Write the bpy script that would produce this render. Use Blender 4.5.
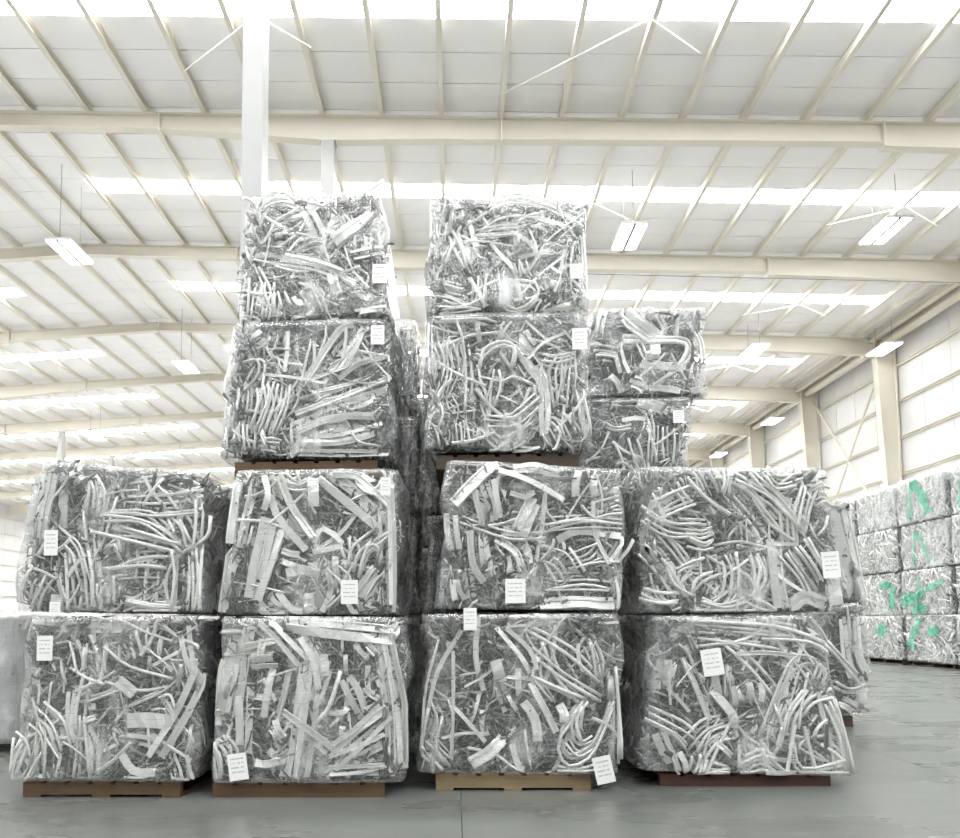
import bpy, bmesh, math, random
import numpy as np
from mathutils import Matrix, Vector, noise

for o in list(bpy.data.objects):
    bpy.data.objects.remove(o)
S = bpy.context.scene
COL = S.collection

# ------------------------------------------------------------------ camera
F_PX, W_PX, H_PX = 650.0, 960.0, 838.0
YAW, PITCH, ROLL, PX, PY = 0.0269, 0.0621, -0.0075, 438.2, 582.4
fw = Vector((-math.sin(YAW) * math.cos(PITCH), math.cos(YAW) * math.cos(PITCH), math.sin(PITCH)))
rt = Vector((math.cos(YAW), math.sin(YAW), 0))
up = rt.cross(fw)
r2 = math.cos(ROLL) * rt + math.sin(ROLL) * up
u2 = -math.sin(ROLL) * rt + math.cos(ROLL) * up
cd = bpy.data.cameras.new('camera')
cam = bpy.data.objects.new('camera', cd)
COL.objects.link(cam)
m = Matrix((r2, u2, -fw)).transposed().to_4x4()
m.translation = (0, 0, 1.0)
cam.matrix_world = m
cd.sensor_fit = 'HORIZONTAL'
cd.sensor_width = 36.0
cd.lens = 36.0 * F_PX / W_PX
cd.shift_x = (W_PX / 2 - PX) / W_PX
cd.shift_y = (PY - H_PX / 2) / W_PX
cd.clip_start, cd.clip_end = 0.05, 400
S.camera = cam

# ------------------------------------------------------------------ light and exposure
SKY_STRENGTH = 0.2          # overcast daylight outside the open end of the hall
SKYLIGHT = 31.0             # daylight glowing through the translucent roof strips
LAMP = 9.0                  # lit fluorescent panels
wd = bpy.data.worlds.new('overcast_daylight')
S.world = wd
wd.use_nodes = True
wd.node_tree.nodes['Background'].inputs[0].default_value = (0.97, 0.99, 1.0, 1)
wd.node_tree.nodes['Background'].inputs[1].default_value = SKY_STRENGTH
S.view_settings.view_transform = 'Standard'
S.view_settings.look = 'None'
S.view_settings.gamma = 1.0
S.view_settings.exposure = 0.24
S.view_settings.use_curve_mapping = False
S.cycles.max_bounces = 10
S.cycles.diffuse_bounces = 6
S.cycles.glossy_bounces = 3
S.cycles.transmission_bounces = 4
S.cycles.transparent_max_bounces = 24
S.cycles.sample_clamp_indirect = 6.0
S.cycles.caustics_reflective = False
S.cycles.caustics_refractive = False

# ------------------------------------------------------------------ materials
def mat(name, col, rough=0.6, metal=0.0, emit=None, spec=0.5):
    M = bpy.data.materials.new(name)
    M.use_nodes = True
    b = M.node_tree.nodes['Principled BSDF']
    b.inputs['Base Color'].default_value = (*col, 1)
    b.inputs['Roughness'].default_value = rough
    b.inputs['Metallic'].default_value = metal
    b.inputs['Specular IOR Level'].default_value = spec
    if emit:
        b.inputs['Emission Color'].default_value = (*emit[0], 1)
        b.inputs['Emission Strength'].default_value = emit[1]
    return M

class NT:
    """small helper to wire node trees"""
    def __init__(s, M):
        s.M, s.t = M, M.node_tree
        s.b = s.t.nodes.get('Principled BSDF')
    def n(s, kind, **kw):
        nd = s.t.nodes.new(kind)
        for k, v in kw.items():
            if k.startswith('i_'):
                key = k[2:]
                nd.inputs[int(key) if key.isdigit() else key.replace('_', ' ')].default_value = v
            else:
                setattr(nd, k, v)
        return nd
    def l(s, a, b):
        s.t.links.new(a, b)
    def math(s, op, a, b=None, clamp=False):
        nd = s.t.nodes.new('ShaderNodeMath')
        nd.operation, nd.use_clamp = op, clamp
        for i, v in enumerate((a, b)):
            if v is None:
                continue
            if isinstance(v, (int, float)):
                nd.inputs[i].default_value = v
            else:
                s.l(v, nd.inputs[i])
        return nd.outputs[0]
    def coords(s, kind='Object', scale=(1, 1, 1)):
        tc = s.n('ShaderNodeTexCoord')
        mp = s.n('ShaderNodeMapping')
        mp.inputs['Scale'].default_value = scale
        s.l(tc.outputs[kind], mp.inputs['Vector'])
        return mp.outputs[0]
    def noise(s, vec, scale, detail=3.0, rough=0.5):
        nd = s.n('ShaderNodeTexNoise')
        nd.inputs['Scale'].default_value = scale
        nd.inputs['Detail'].default_value = detail
        nd.inputs['Roughness'].default_value = rough
        s.l(vec, nd.inputs['Vector'])
        return nd.outputs['Fac']
    def ramp(s, fac, stops):
        nd = s.n('ShaderNodeValToRGB')
        el = nd.color_ramp.elements
        while len(el) < len(stops):
            el.new(0.5)
        for e, (p, c) in zip(el, stops):
            e.position = p
            e.color = (*c, 1) if len(c) == 3 else c
        s.l(fac, nd.inputs[0])
        return nd.outputs[0]

def worn(name, c1, c2, scale, rough=0.6, bump=0.0, stretch=(1, 1, 1), metal=0.0):
    M = mat(name, c1, rough, metal)
    t = NT(M)
    f = t.noise(t.coords('Object', stretch), scale, 4)
    t.l(t.ramp(f, [(0.3, c1), (0.7, c2)]), t.b.inputs['Base Color'])
    if bump:
        bp = t.n('ShaderNodeBump', i_Strength=bump, i_Distance=0.01)
        t.l(f, bp.inputs['Height'])
        t.l(bp.outputs[0], t.b.inputs['Normal'])
    return M

M_BEAM = worn('cream_painted_steel', (0.72, 0.68, 0.60), (0.68, 0.64, 0.56), 0.6, 0.45)
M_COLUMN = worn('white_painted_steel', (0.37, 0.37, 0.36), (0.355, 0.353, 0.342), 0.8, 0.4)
M_PURLIN = worn('pale_painted_purlin', (0.72, 0.69, 0.615), (0.68, 0.645, 0.57), 0.5, 0.45)
M_INSUL = worn('white_roof_insulation', (0.85, 0.85, 0.85), (0.82, 0.82, 0.82), 0.35, 0.7, 0.15, (1, 4, 1))
M_ROOF = mat('roof_sheet', (0.6, 0.6, 0.58), 0.6)
M_WALL = worn('white_wall_panel', (0.70, 0.697, 0.69), (0.67, 0.666, 0.66), 0.4, 0.5, 0.0)
M_SKYL = mat('translucent_skylight', (0.9, 0.9, 0.9), 0.5, emit=((0.97, 0.99, 1.0), SKYLIGHT))
M_LAMP = mat('lit_lamp_panel', (0.95, 0.95, 0.95), 0.5, emit=((1.0, 0.99, 0.95), LAMP))
M_WHITE = mat('white_enamel', (0.85, 0.85, 0.83), 0.35)
M_ROD = mat('galvanised_rod', (0.86, 0.86, 0.83), 0.4, 0.2)
M_WIRE = mat('dark_wire', (0.25, 0.25, 0.24), 0.6)

def concrete(name, k, neutral=False):
    M = mat(name, (0.33, 0.34, 0.32), 0.3)
    t = NT(M)
    v = t.coords('Object')
    a = t.noise(t.coords('Object', (0.5, 1.5, 1)), 1.3, 4, 0.5)
    b = t.noise(t.coords('Object', (0.7, 2.0, 1)), 5.0, 5, 0.55)
    mix = t.math('ADD', t.math('MULTIPLY', a, 0.7), t.math('MULTIPLY', b, 0.3))
    t.l(t.ramp(mix, [(0.25, [q * k for q in (0.135, 0.140, 0.122)]), (0.5, [q * k for q in (0.205, 0.214, 0.194)]), (0.75, [q * k for q in (0.275, 0.287, 0.268)])]), t.b.inputs['Base Color'])
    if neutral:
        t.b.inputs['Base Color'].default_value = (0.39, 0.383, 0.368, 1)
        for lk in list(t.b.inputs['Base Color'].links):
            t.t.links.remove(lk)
    t.l(t.math('ADD', t.math('MULTIPLY', a, 0.3), 0.14), t.b.inputs['Roughness'])
    return M
M_JOINT = mat('dark_joint_filler', (0.06, 0.06, 0.055), 0.8)
M_FLOOR = concrete('polished_concrete', 0.64)
M_FLOOR_BOUNCE = concrete('light_bounce_concrete', 2.1, True)  # unseen floor beyond the slabs, made pale to throw light onto the ceiling

def scrap(name, per_island, pale=False):
    """bare and white-coated aluminium offcuts: tone varies from piece to piece"""
    M = mat(name, (0.8, 0.8, 0.78), 0.4, 0.35)
    t = NT(M)
    if per_island:
        r = t.n('ShaderNodeNewGeometry').outputs['Random Per Island']
    else:
        r = t.n('ShaderNodeObjectInfo').outputs['Random']
    v = t.coords('Object')
    f = t.noise(v, 14.0, 3)
    mixed = t.math('ADD', t.math('MULTIPLY', r, 0.8), t.math('MULTIPLY', f, 0.2))
    if per_island:
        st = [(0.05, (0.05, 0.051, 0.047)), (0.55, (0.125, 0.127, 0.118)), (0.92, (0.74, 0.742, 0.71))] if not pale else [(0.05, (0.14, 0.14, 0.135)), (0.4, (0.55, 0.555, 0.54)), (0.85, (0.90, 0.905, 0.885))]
    else:
        st = [(0.05, (0.60, 0.603, 0.575)), (0.35, (0.80, 0.803, 0.77)), (0.9, (0.93, 0.932, 0.90))]
    t.l(t.ramp(mixed, st), t.b.inputs['Base Color'])
    r7 = t.math('FRACT', t.math('MULTIPLY', r, 7.31))
    t.l(t.math('ADD', t.math('MULTIPLY', r7, 0.3), 0.25), t.b.inputs['Roughness'])
    t.l(t.math('MULTIPLY', r7, 0.6), t.b.inputs['Metallic'])
    return M
M_STRIP = scrap('aluminium_offcut', False)
M_FILL = scrap('crushed_aluminium', True)
M_FILL_PALE = scrap('bright_crushed_aluminium', True, True)
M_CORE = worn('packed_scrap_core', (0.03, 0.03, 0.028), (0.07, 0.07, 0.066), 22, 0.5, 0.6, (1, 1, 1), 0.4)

def film(name, base, streak, patch, top=0.5, tint=(0.93, 0.94, 0.93)):
    """clear stretch film: mostly see-through, with hazy bands and wrinkles"""
    M = bpy.data.materials.new(name)
    M.use_nodes = True
    t = NT(M)
    b = t.b
    b.inputs['Base Color'].default_value = (*tint, 1)
    b.inputs['Roughness'].default_value = 0.22
    b.inputs['Specular IOR Level'].default_value = 0.6
    v1 = t.coords('Object', (2.2, 2.2, 85))
    s1 = t.noise(v1, 1.6, 4, 0.7)
    v2 = t.coords('Object', (3, 3, 2.2))
    s2 = t.noise(v2, 1.5, 4, 0.65)
    v3 = t.coords('Object', (26, 26, 5))
    s3 = t.noise(v3, 1.0, 4, 0.6)
    a = t.math('MULTIPLY', t.math('SUBTRACT', s1, 0.58, True), streak * 9)
    p = t.math('MULTIPLY', t.math('SUBTRACT', s2, 0.5, True), patch * 5)
    q = t.math('MULTIPLY', t.math('SUBTRACT', s3, 0.56, True), streak * 4)
    lw = t.n('ShaderNodeLayerWeight', i_Blend=0.25)
    e = t.math('MULTIPLY', lw.outputs['Facing'], 0.28)
    fac = t.math('ADD', t.math('ADD', a, p), t.math('ADD', q, e))
    fac = t.math('MINIMUM', t.math('ADD', fac, base), top)
    bp = t.n('ShaderNodeBump', i_Strength=0.9, i_Distance=0.016)
    t.l(t.math('ADD', s3, t.math('MULTIPLY', s2, 1.5)), bp.inputs['Height'])
    t.l(bp.outputs[0], b.inputs['Normal'])
    tr = t.n('ShaderNodeBsdfTransparent')
    mx = t.n('ShaderNodeMixShader')
    t.l(fac, mx.inputs[0])
    t.l(tr.outputs[0], mx.inputs[1])
    t.l(b.outputs[0], mx.inputs[2])
    gl = t.n('ShaderNodeBsdfGlossy')
    gl.inputs['Roughness'].default_value = 0.2
    gl.inputs['Color'].default_value = (0.95, 0.95, 0.94, 1)
    t.l(bp.outputs[0], gl.inputs['Normal'])
    mg = t.n('ShaderNodeMixShader')
    t.l(t.math('ADD', t.math('MULTIPLY', lw.outputs['Facing'], 0.16), 0.05), mg.inputs[0])
    t.l(mx.outputs[0], mg.inputs[1])
    t.l(gl.outputs[0], mg.inputs[2])
    t.l(mg.outputs[0], t.t.nodes['Material Output'].inputs[0])
    return M
M_FILM = film('clear_stretch_film', 0.06, 0.30, 0.30)
M_FILM_MILKY = film('milky_stretch_film', 0.42, 0.2, 0.25, 0.85)
M_FILM_HAZY = film('hazy_stretch_film', 0.17, 0.25, 0.42, 0.8)

def wood(name, c1, c2):
    M = mat(name, c1, 0.75)
    t = NT(M)
    v = t.coords('Object', (1.2, 14, 14))
    f = t.noise(v, 3.0, 5, 0.65)
    t.l(t.ramp(f, [(0.3, c1), (0.7, c2)]), t.b.inputs['Base Color'])
    return M
M_WOOD = {'brown': wood('brown_pallet_wood', (0.08, 0.047, 0.023), (0.135, 0.085, 0.044)),
          'dark': wood('dark_pallet_wood', (0.06, 0.042, 0.028), (0.10, 0.07, 0.045)),
          'pale': wood('pale_pallet_wood', (0.23, 0.165, 0.09), (0.33, 0.245, 0.14)),
          'red': wood('reddish_pallet_wood', (0.075, 0.034, 0.025), (0.12, 0.055, 0.038))}

def paper():
    M = mat('printed_tag_paper', (0.88, 0.88, 0.86), 0.6)
    t = NT(M)
    tc = t.n('ShaderNodeTexCoord')
    sp = t.n('ShaderNodeSeparateXYZ')
    t.l(tc.outputs['Generated'], sp.inputs[0])
    x, z = sp.outputs[0], sp.outputs[2]
    rows = t.math('GREATER_THAN', t.math('FRACT', t.math('MULTIPLY', z, 6.0)), 0.7)
    inx = t.math('MULTIPLY', t.math('GREATER_THAN', x, 0.14), t.math('LESS_THAN', x, 0.84))
    inz = t.math('MULTIPLY', t.math('GREATER_THAN', z, 0.28), t.math('LESS_THAN', z, 0.86))
    n = t.math('GREATER_THAN', t.noise(t.coords('Generated', (16, 1, 7)), 1.0, 1), 0.43)
    k = t.math('MULTIPLY', t.math('MULTIPLY', rows, inx), t.math('MULTIPLY', inz, n))
    t.l(t.ramp(k, [(0.0, (0.88, 0.88, 0.86)), (1.0, (0.5, 0.5, 0.49))]), t.b.inputs['Base Color'])
    return M
M_PAPER = paper()

def spray():
    M = mat('green_spray_paint', (0.06, 0.46, 0.27), 0.5)
    t = NT(M)
    f = t.noise(t.coords('Object'), 9.0, 4, 0.7)
    fac = t.math('MINIMUM', t.math('MULTIPLY', t.math('SUBTRACT', f, 0.26, True), 2.4, True), 0.75)
    tr = t.n('ShaderNodeBsdfTransparent')
    mx = t.n('ShaderNodeMixShader')
    t.l(fac, mx.inputs[0])
    t.l(tr.outputs[0], mx.inputs[1])
    t.l(t.b.outputs[0], mx.inputs[2])
    t.l(mx.outputs[0], t.t.nodes['Material Output'].inputs[0])
    return M
M_GREEN = spray()

# ------------------------------------------------------------------ building helpers
def link(name, me, parent=None, loc=None, kind=None):
    o = bpy.data.objects.new(name, me)
    COL.objects.link(o)
    if parent is not None:
        o.parent = parent
    if loc is not None:
        o.location = loc
    if kind:
        o['kind'] = kind
    return o

def tag(o, label, cat=None, group=None, kind=None):
    o['label'] = label
    if cat:
        o['category'] = cat
    if group:
        o['group'] = group
    if kind:
        o['kind'] = kind
    return o

def mesh(name, verts, faces, material, smooth=False):
    me = bpy.data.meshes.new(name)
    me.from_pydata([tuple(v) for v in verts], [], faces)
    if material:
        me.materials.append(material)
    if smooth:
        me.polygons.foreach_set('use_smooth', [True] * len(me.polygons))
    me.update()
    return me

BOXF = [(0, 3, 2, 1), (4, 5, 6, 7), (0, 1, 5, 4), (1, 2, 6, 5), (2, 3, 7, 6), (3, 0, 4, 7)]
def boxv(x0, x1, y0, y1, z0, z1):
    return [(x0, y0, z0), (x1, y0, z0), (x1, y1, z0), (x0, y1, z0), (x0, y0, z1), (x1, y0, z1), (x1, y1, z1), (x0, y1, z1)]
def box(name, x0, x1, y0, y1, z0, z1, material):
    return mesh(name, boxv(x0, x1, y0, y1, z0, z1), BOXF, material)

def rod(name, a, b, r, material, sides=6):
    a, b = Vector(a), Vector(b)
    d = (b - a).normalized()
    s = d.cross(Vector((0, 0, 1)))
    if s.length < 1e-3:
        s = Vector((1, 0, 0))
    s.normalize()
    t = d.cross(s)
    vs, fs = [], []
    for p in (a, b):
        for i in range(sides):
            g = 2 * math.pi * i / sides
            vs.append(p + r * (math.cos(g) * s + math.sin(g) * t))
    for i in range(sides):
        j = (i + 1) % sides
        fs.append((i, j, sides + j, sides + i))
    fs += [tuple(range(sides))[::-1], tuple(range(sides, 2 * sides))]
    return mesh(name, vs, fs, material)

# ------------------------------------------------------------------ the hall
XR, SL, H0 = -12.88, 0.043, 13.86        # ridge position, roof slope, underside height above the camera axis
D1, BAY = 15.607, 5.882                  # first visible frame and frame spacing
XWR, XWL, YN, YF = 18.75, -44.6, -13.8, D1 + 11.5 * BAY
PUR = 0.2
def zr(x):
    return H0 - SL * (abs(x - XR) - abs(XR))
frames = [D1 + (k - 1) * BAY for k in range(0, 13)]
ORD = ['first', 'second', 'third', 'fourth', 'fifth', 'sixth', 'seventh', 'eighth', 'ninth', 'tenth', 'eleventh', 'twelfth', 'thirteenth', 'fourteenth', 'fifteenth', 'sixteenth', 'seventeenth', 'eighteenth']

def sloped(name, x0, x1, y0, y1, zlo, zhi, material):
    """a sheet between x0 and x1 that follows the roof slope"""
    a, b = zr(x0), zr(x1)
    v = [(x0, y0, a + zlo), (x1, y0, b + zlo), (x1, y1, b + zlo), (x0, y1, a + zlo),
         (x0, y0, a + zhi), (x1, y0, b + zhi), (x1, y1, b + zhi), (x0, y1, a + zhi)]
    return mesh(name, v, BOXF, material)

# floor with saw-cut slabs near the stacks
floor = link('floor', box('floor', XWL, XWR, YN, YF, -0.3, -0.004, M_FLOOR_BOUNCE))
tag(floor, 'grey polished concrete warehouse floor with saw-cut joints', kind='structure')
SLAB, SX, SY = 3.14, 0.02, 5.6
jf = link('joint_filler', box('joint_filler', SX - 3 * SLAB, SX + 5 * SLAB, SY - 3 * SLAB, SY + 4 * SLAB, -0.02, -0.0035, M_JOINT), floor)
slab_me = box('floor_slab', 0.003, SLAB - 0.003, 0.003, SLAB - 0.003, -0.003, 0.0, M_FLOOR)
for i in range(-3, 5):
    for j in range(-3, 4):
        link('floor_slab', slab_me, floor, (SX + i * SLAB, SY + j * SLAB, 0))

# roof: outer sheet, insulation panels, skylight strips, purlins
xl, xr_ = XWL, XWR
rv = [(xl, YN, zr(xl) + 0.12), (XR, YN, zr(XR) + 0.12), (xr_, YN, zr(xr_) + 0.12), (xl, YF, zr(xl) + 0.12), (XR, YF, zr(XR) + 0.12), (xr_, YF, zr(xr_) + 0.12)]
rv += [(x, y, z + 0.05) for x, y, z in rv]
ceiling = link('ceiling', mesh('ceiling', rv, [(0, 3, 4, 1), (1, 4, 5, 2), (6, 7, 10, 9), (7, 8, 11, 10), (0, 1, 7, 6), (1, 2, 8, 7), (3, 9, 10, 4), (4, 10, 11, 5), (0, 6, 9, 3), (2, 5, 11, 8)], M_ROOF))
tag(ceiling, 'low-pitched warehouse roof lined with white insulation between cream purlins', kind='structure')
SK0, SK1 = 2.76, 3.36
cuts = [(0.0, 0.92), (0.92, 1.84), (1.84, SK0), (SK1, 4.2), (4.2, 5.04), (5.04, BAY)]
yb0 = D1 - 5 * BAY
SKX = {1: (-11.0, 16.4), -1: (-41.5, -17.15)}
n_win = 0
for k in range(17):
    y = yb0 + k * BAY
    for side in (1, -1):
        xa, xb = (XR, XWR) if side == 1 else (XWL, XR)
        for a, b in cuts:
            if y + a >= YF:
                continue
            link('insulation_panel', sloped('insulation_panel', xa + 0.005, xb - 0.005, y + a + 0.009, y + b - 0.009, 0.0, 0.03, M_INSUL), ceiling)
        if y + SK1 < YF:
            s0, s1 = SKX[side]
            for qa, qb in ((xa + 0.005, s0 - 0.01), (s1 + 0.01, xb - 0.005)):
                link('insulation_panel', sloped('insulation_panel', qa, qb, y + SK0 + 0.009, y + SK1 - 0.009, 0.0, 0.03, M_INSUL), ceiling)
            n_win += 1
            wdw = link('window_%d' % n_win, sloped('skylight', s0, s1, y + SK0, y + SK1, 0.004, 0.02, M_SKYL))
            if y < 7:
                lb = 'glowing skylight strip in the roof above the camera side, %s slope, %s' % ('near' if side == 1 else 'far', ORD[k])
            else:
                lb = 'glowing translucent skylight strip on the %s slope of the roof, %s from the camera' % ('right' if side == 1 else 'left', ORD[k - 4])
            tag(wdw, lb, kind='structure', group='skylight strips')

def purlin_mesh():
    L0, L1, h, w_, t_ = D1 - BAY - 0.2, YF - 0.05, PUR, 0.11, 0.006
    prof = [(-t_, 0), (w_, 0), (w_, -t_), (0, -t_), (0, -h + t_), (-w_, -h + t_), (-w_, -h), (-t_, -h)]
    prof = [(-0.008, 0), (w_, 0), (w_, -0.012), (0.008, -0.012), (0.008, -h + 0.012), (w_, -h + 0.012), (w_, -h), (-0.008, -h)]
    n = len(prof)
    v = [(x, y, z) for y in (L0, L1) for x, z in prof]
    f = [(i, (i + 1) % n, n + (i + 1) % n, n + i) for i in range(n)]
    f += [tuple(range(n)), tuple(range(n, 2 * n))[::-1]]
    return mesh('purlin', v, f, M_PURLIN)
pm = purlin_mesh()
purx = [-0.307 + 1.5 * k for k in range(-7, 13)] + [17.0, 18.35] + [-12.2, -13.5, -15.1] + [-16.6 - 1.5 * k for k in range(0, 18)]
for x in purx:
    p = link('purlin', pm, ceiling, (x, 0, zr(x) - 0.002))
    if x < XR:
        p.scale.x = -1

# pairs of thin white brace rods under the purlins, one pair per bay
def brace(x, y, dx1, dx2, dy1, dy2):
    z = zr(x) - PUR - 0.03
    e = link('brace_rod', rod('brace_rod', (x, y, z), (x + dx1, y + dy1, zr(x + dx1) - PUR - 0.03), 0.018, M_ROD), ceiling)
    e = link('brace_rod', rod('brace_rod', (x, y, z), (x + dx2, y + dy2, zr(x + dx2) - PUR - 0.03), 0.018, M_ROD), ceiling)
for k in range(0, 8):
    y = D1 + (k - 1) * BAY + 3.1
    brace(13.3, y, -1.8, 1.5, 0.9, 0.85)
    brace(4.14, y, -2.9, 1.3, 1.95, 0.8)
    brace(-4.1, y, -2.1, 1.0, 1.4, 0.75)
    brace(-23.5, y, -1.6, 1.6, 0.9, 0.9)

# main frames: tapered beams across the hall with splice plates, columns below them
DEPTH = [(-44.2, 0.95), (-38.5, 0.5), (-31.0, 0.5), (-24.4, 0.68), (-18.5, 0.4), (-12.88, 0.38), (-7.5, 0.42), (-3.1, 0.68), (-0.4, 0.61), (4.2, 0.57), (10.58, 0.52), (10.62, 0.63), (17.74, 0.74)]
def dep(x):
    for (a, da), (b, db) in zip(DEPTH, DEPTH[1:]):
        if a <= x <= b:
            return da + (db - da) * (x - a) / (b - a)
    return 0.5
def ribbon(name, xs, top, bot, y0, y1, material):
    """an extrusion along x whose top and bottom follow two functions"""
    v, f = [], []
    for x in xs:
        v += [(x, y0, bot(x)), (x, y1, bot(x)), (x, y1, top(x)), (x, y0, top(x))]
    for i in range(len(xs) - 1):
        a, b = 4 * i, 4 * i + 4
        for q in range(4):
            r = (q + 1) % 4
            f.append((a + q, b + q, b + r, a + r))
    f += [(3, 2, 1, 0), tuple(4 * (len(xs) - 1) + q for q in range(4))]
    return mesh(name, v, f, material)
bx = [x for x, _ in DEPTH]
rt_top = lambda x: zr(x) - PUR - 0.01
web_me = ribbon('web', bx, lambda x: rt_top(x) - 0.014, lambda x: rt_top(x) - dep(x) + 0.014, -0.008, 0.008, M_BEAM)
top_me = ribbon('top_flange', bx, rt_top, lambda x: rt_top(x) - 0.014, -0.11, 0.11, M_BEAM)
bot_me = ribbon('bottom_flange', bx, lambda x: rt_top(x) - dep(x) + 0.014, lambda x: rt_top(x) - dep(x), -0.11, 0.11, M_BEAM)
plate_me = {}
SPL = [-36.0, -28.0, -19.5, -12.88, -7.4, 1.25, 10.6]
for x in SPL:
    plate_me[x] = box('splice_plate', x - 0.02, x + 0.02, -0.125, 0.125, rt_top(x) - dep(x) - 0.07, rt_top(x) + 0.0, M_BEAM)
clip_me = box('purlin_clip', -0.05, 0.05, -0.1, 0.1, -0.012, 0.0, M_BEAM)
for k, y in enumerate(frames):
    e = link('roof_beam', None, None, (0, y, 0), 'structure')
    tag(e, 'cream steel roof beam spanning the hall, %s beam counted from the camera' % ORD[k], group='main roof beams')
    link('web', web_me, e)
    link('top_flange', top_me, e)
    link('bottom_flange', bot_me, e)
    for x in SPL:
        link('splice_plate', plate_me[x], e)

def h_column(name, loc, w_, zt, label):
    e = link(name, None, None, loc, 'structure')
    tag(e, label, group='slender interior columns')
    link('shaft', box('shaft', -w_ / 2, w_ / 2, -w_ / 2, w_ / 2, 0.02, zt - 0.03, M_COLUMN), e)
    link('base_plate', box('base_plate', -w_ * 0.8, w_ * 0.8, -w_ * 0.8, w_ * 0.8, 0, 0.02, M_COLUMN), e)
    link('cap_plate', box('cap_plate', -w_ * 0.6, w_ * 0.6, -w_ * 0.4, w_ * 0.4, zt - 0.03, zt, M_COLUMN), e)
XC = -3.1
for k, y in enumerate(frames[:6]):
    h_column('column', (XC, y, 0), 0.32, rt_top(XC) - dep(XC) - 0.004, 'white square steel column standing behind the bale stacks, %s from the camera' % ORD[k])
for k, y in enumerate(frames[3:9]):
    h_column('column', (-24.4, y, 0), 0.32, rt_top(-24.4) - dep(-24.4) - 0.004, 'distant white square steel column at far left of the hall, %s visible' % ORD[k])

# side walls: white panels, girts, tapered columns, eave strut, cross bracing
def side_wall(name, x, s, label):
    z1 = zr(x) + 0.1
    wl = link(name, box(name, min(x, x + s * 0.2), max(x, x + s * 0.2), YN, YF, -0.1, z1, M_WALL))
    tag(wl, label, kind='structure')
    pan = box('wall_panel', 0, -s * 0.035, 0.008, BAY / 4 - 0.008, 0.0, z1 - 0.15, M_WALL) if s < 0 else box('wall_panel', -0.035, 0, 0.008, BAY / 4 - 0.008, 0.0, z1 - 0.15, M_WALL)
    for k in range(0, 44):
        yy = D1 - BAY + k * BAY / 4
        if yy + 1.4 < YF:
            link('wall_panel', pan, wl, (x, yy, 0))
    gm = box('girt', -0.13 if s > 0 else 0.05, -0.05 if s > 0 else 0.13, D1 - BAY, YF - 0.1, -0.045, 0.045, M_BEAM)
    gm2 = box('girt_lip', -0.2 if s > 0 else 0.05, -0.05 if s > 0 else 0.2, D1 - BAY, YF - 0.1, 0.03, 0.045, M_BEAM)
    for i in range(8):
        zz = 11.64 - 1.54 * i
        if zz > zr(x) - 0.3:
            continue
        g = link('girt', gm, wl, (x, 0, zz))
        link('girt_lip', gm2, g)
    return wl
wr = side_wall('wall_right', XWR, 1, 'white panelled side wall with cream girts along the right of the hall')
wl_ = side_wall('wall_left', XWL, -1, 'white panelled side wall with cream girts far off at the left')
wb = link('wall_back', box('wall_back', XWL - 0.2, XWR + 0.2, YF, YF + 0.2, -0.1, 14.3, M_WALL))
tag(wb, 'white panelled end wall closing the far end of the hall', kind='structure')
gb = box('girt', XWL + 0.1, XWR - 0.1, YF - 0.14, YF - 0.0, -0.09, 0.09, M_BEAM)
for i in range(8):
    link('girt', gb, wb, (0, 0, 1.3 + 1.54 * i))
strut = link('trim_1', rod('eave_strut', (18.15, D1 - BAY, 12.6), (18.15, YF - 0.2, 12.6), 0.17, M_BEAM, 10))
tag(strut, 'cream tubular eave strut running along the top of the panelled wall', kind='structure')
gut = link('trim_2', box('eave_angle', 17.55, 17.75, D1 - BAY, YF - 0.2, 12.70, 12.78, M_BEAM))
tag(gut, 'narrow cream eave angle beside the tubular strut under the roof edge', kind='structure')

def wall_column(y, k):
    """tapered I column against the side wall: wide at the knee, narrow at the base"""
    e = link('wall_column', None, None, (0, y, 0), 'structure')
    tag(e, 'cream tapered steel column against the panelled wall, %s from the camera' % ORD[k], group='tapered wall columns')
    zt = rt_top(18.4) - 0.02
    xo = XWR - 0.14
    x_in = lambda z: xo - (0.36 + 0.5 * z / zt)
    v = [(x_in(0), -.008, 0), (xo, -.008, 0), (xo, .008, 0), (x_in(0), .008, 0), (x_in(zt), -.008, zt), (xo, -.008, zt), (xo, .008, zt), (x_in(zt), .008, zt)]
    link('web', mesh('web', v, BOXF, M_BEAM), e)
    v = [(x_in(0), -.15, 0), (x_in(0) + .016, -.15, 0), (x_in(0) + .016, .15, 0), (x_in(0), .15, 0), (x_in(zt), -.15, zt), (x_in(zt) + .016, -.15, zt), (x_in(zt) + .016, .15, zt), (x_in(zt), .15, zt)]
    link('inner_flange', mesh('inner_flange', v, BOXF, M_BEAM), e)
    link('outer_flange', box('outer_flange', xo - 0.016, xo, -.15, .15, 0, zt, M_BEAM), e)
for k, y in enumerate(frames[:9]):
    wall_column(y, k)
nb = 0
for ya, yb in ((frames[3], frames[4]),):
    for (za, zb, w_) in ((12.1, 4.6, 'falling away from the camera'), (4.6, 12.1, 'rising away from the camera')):
        o = link('diagonal_brace', rod('diagonal_brace', (18.3, ya + 0.2, za), (18.3, yb - 0.2, zb), 0.05, M_BEAM, 8))
        tag(o, 'cream diagonal brace tube between two wall columns, ' + w_, kind='structure')

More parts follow.
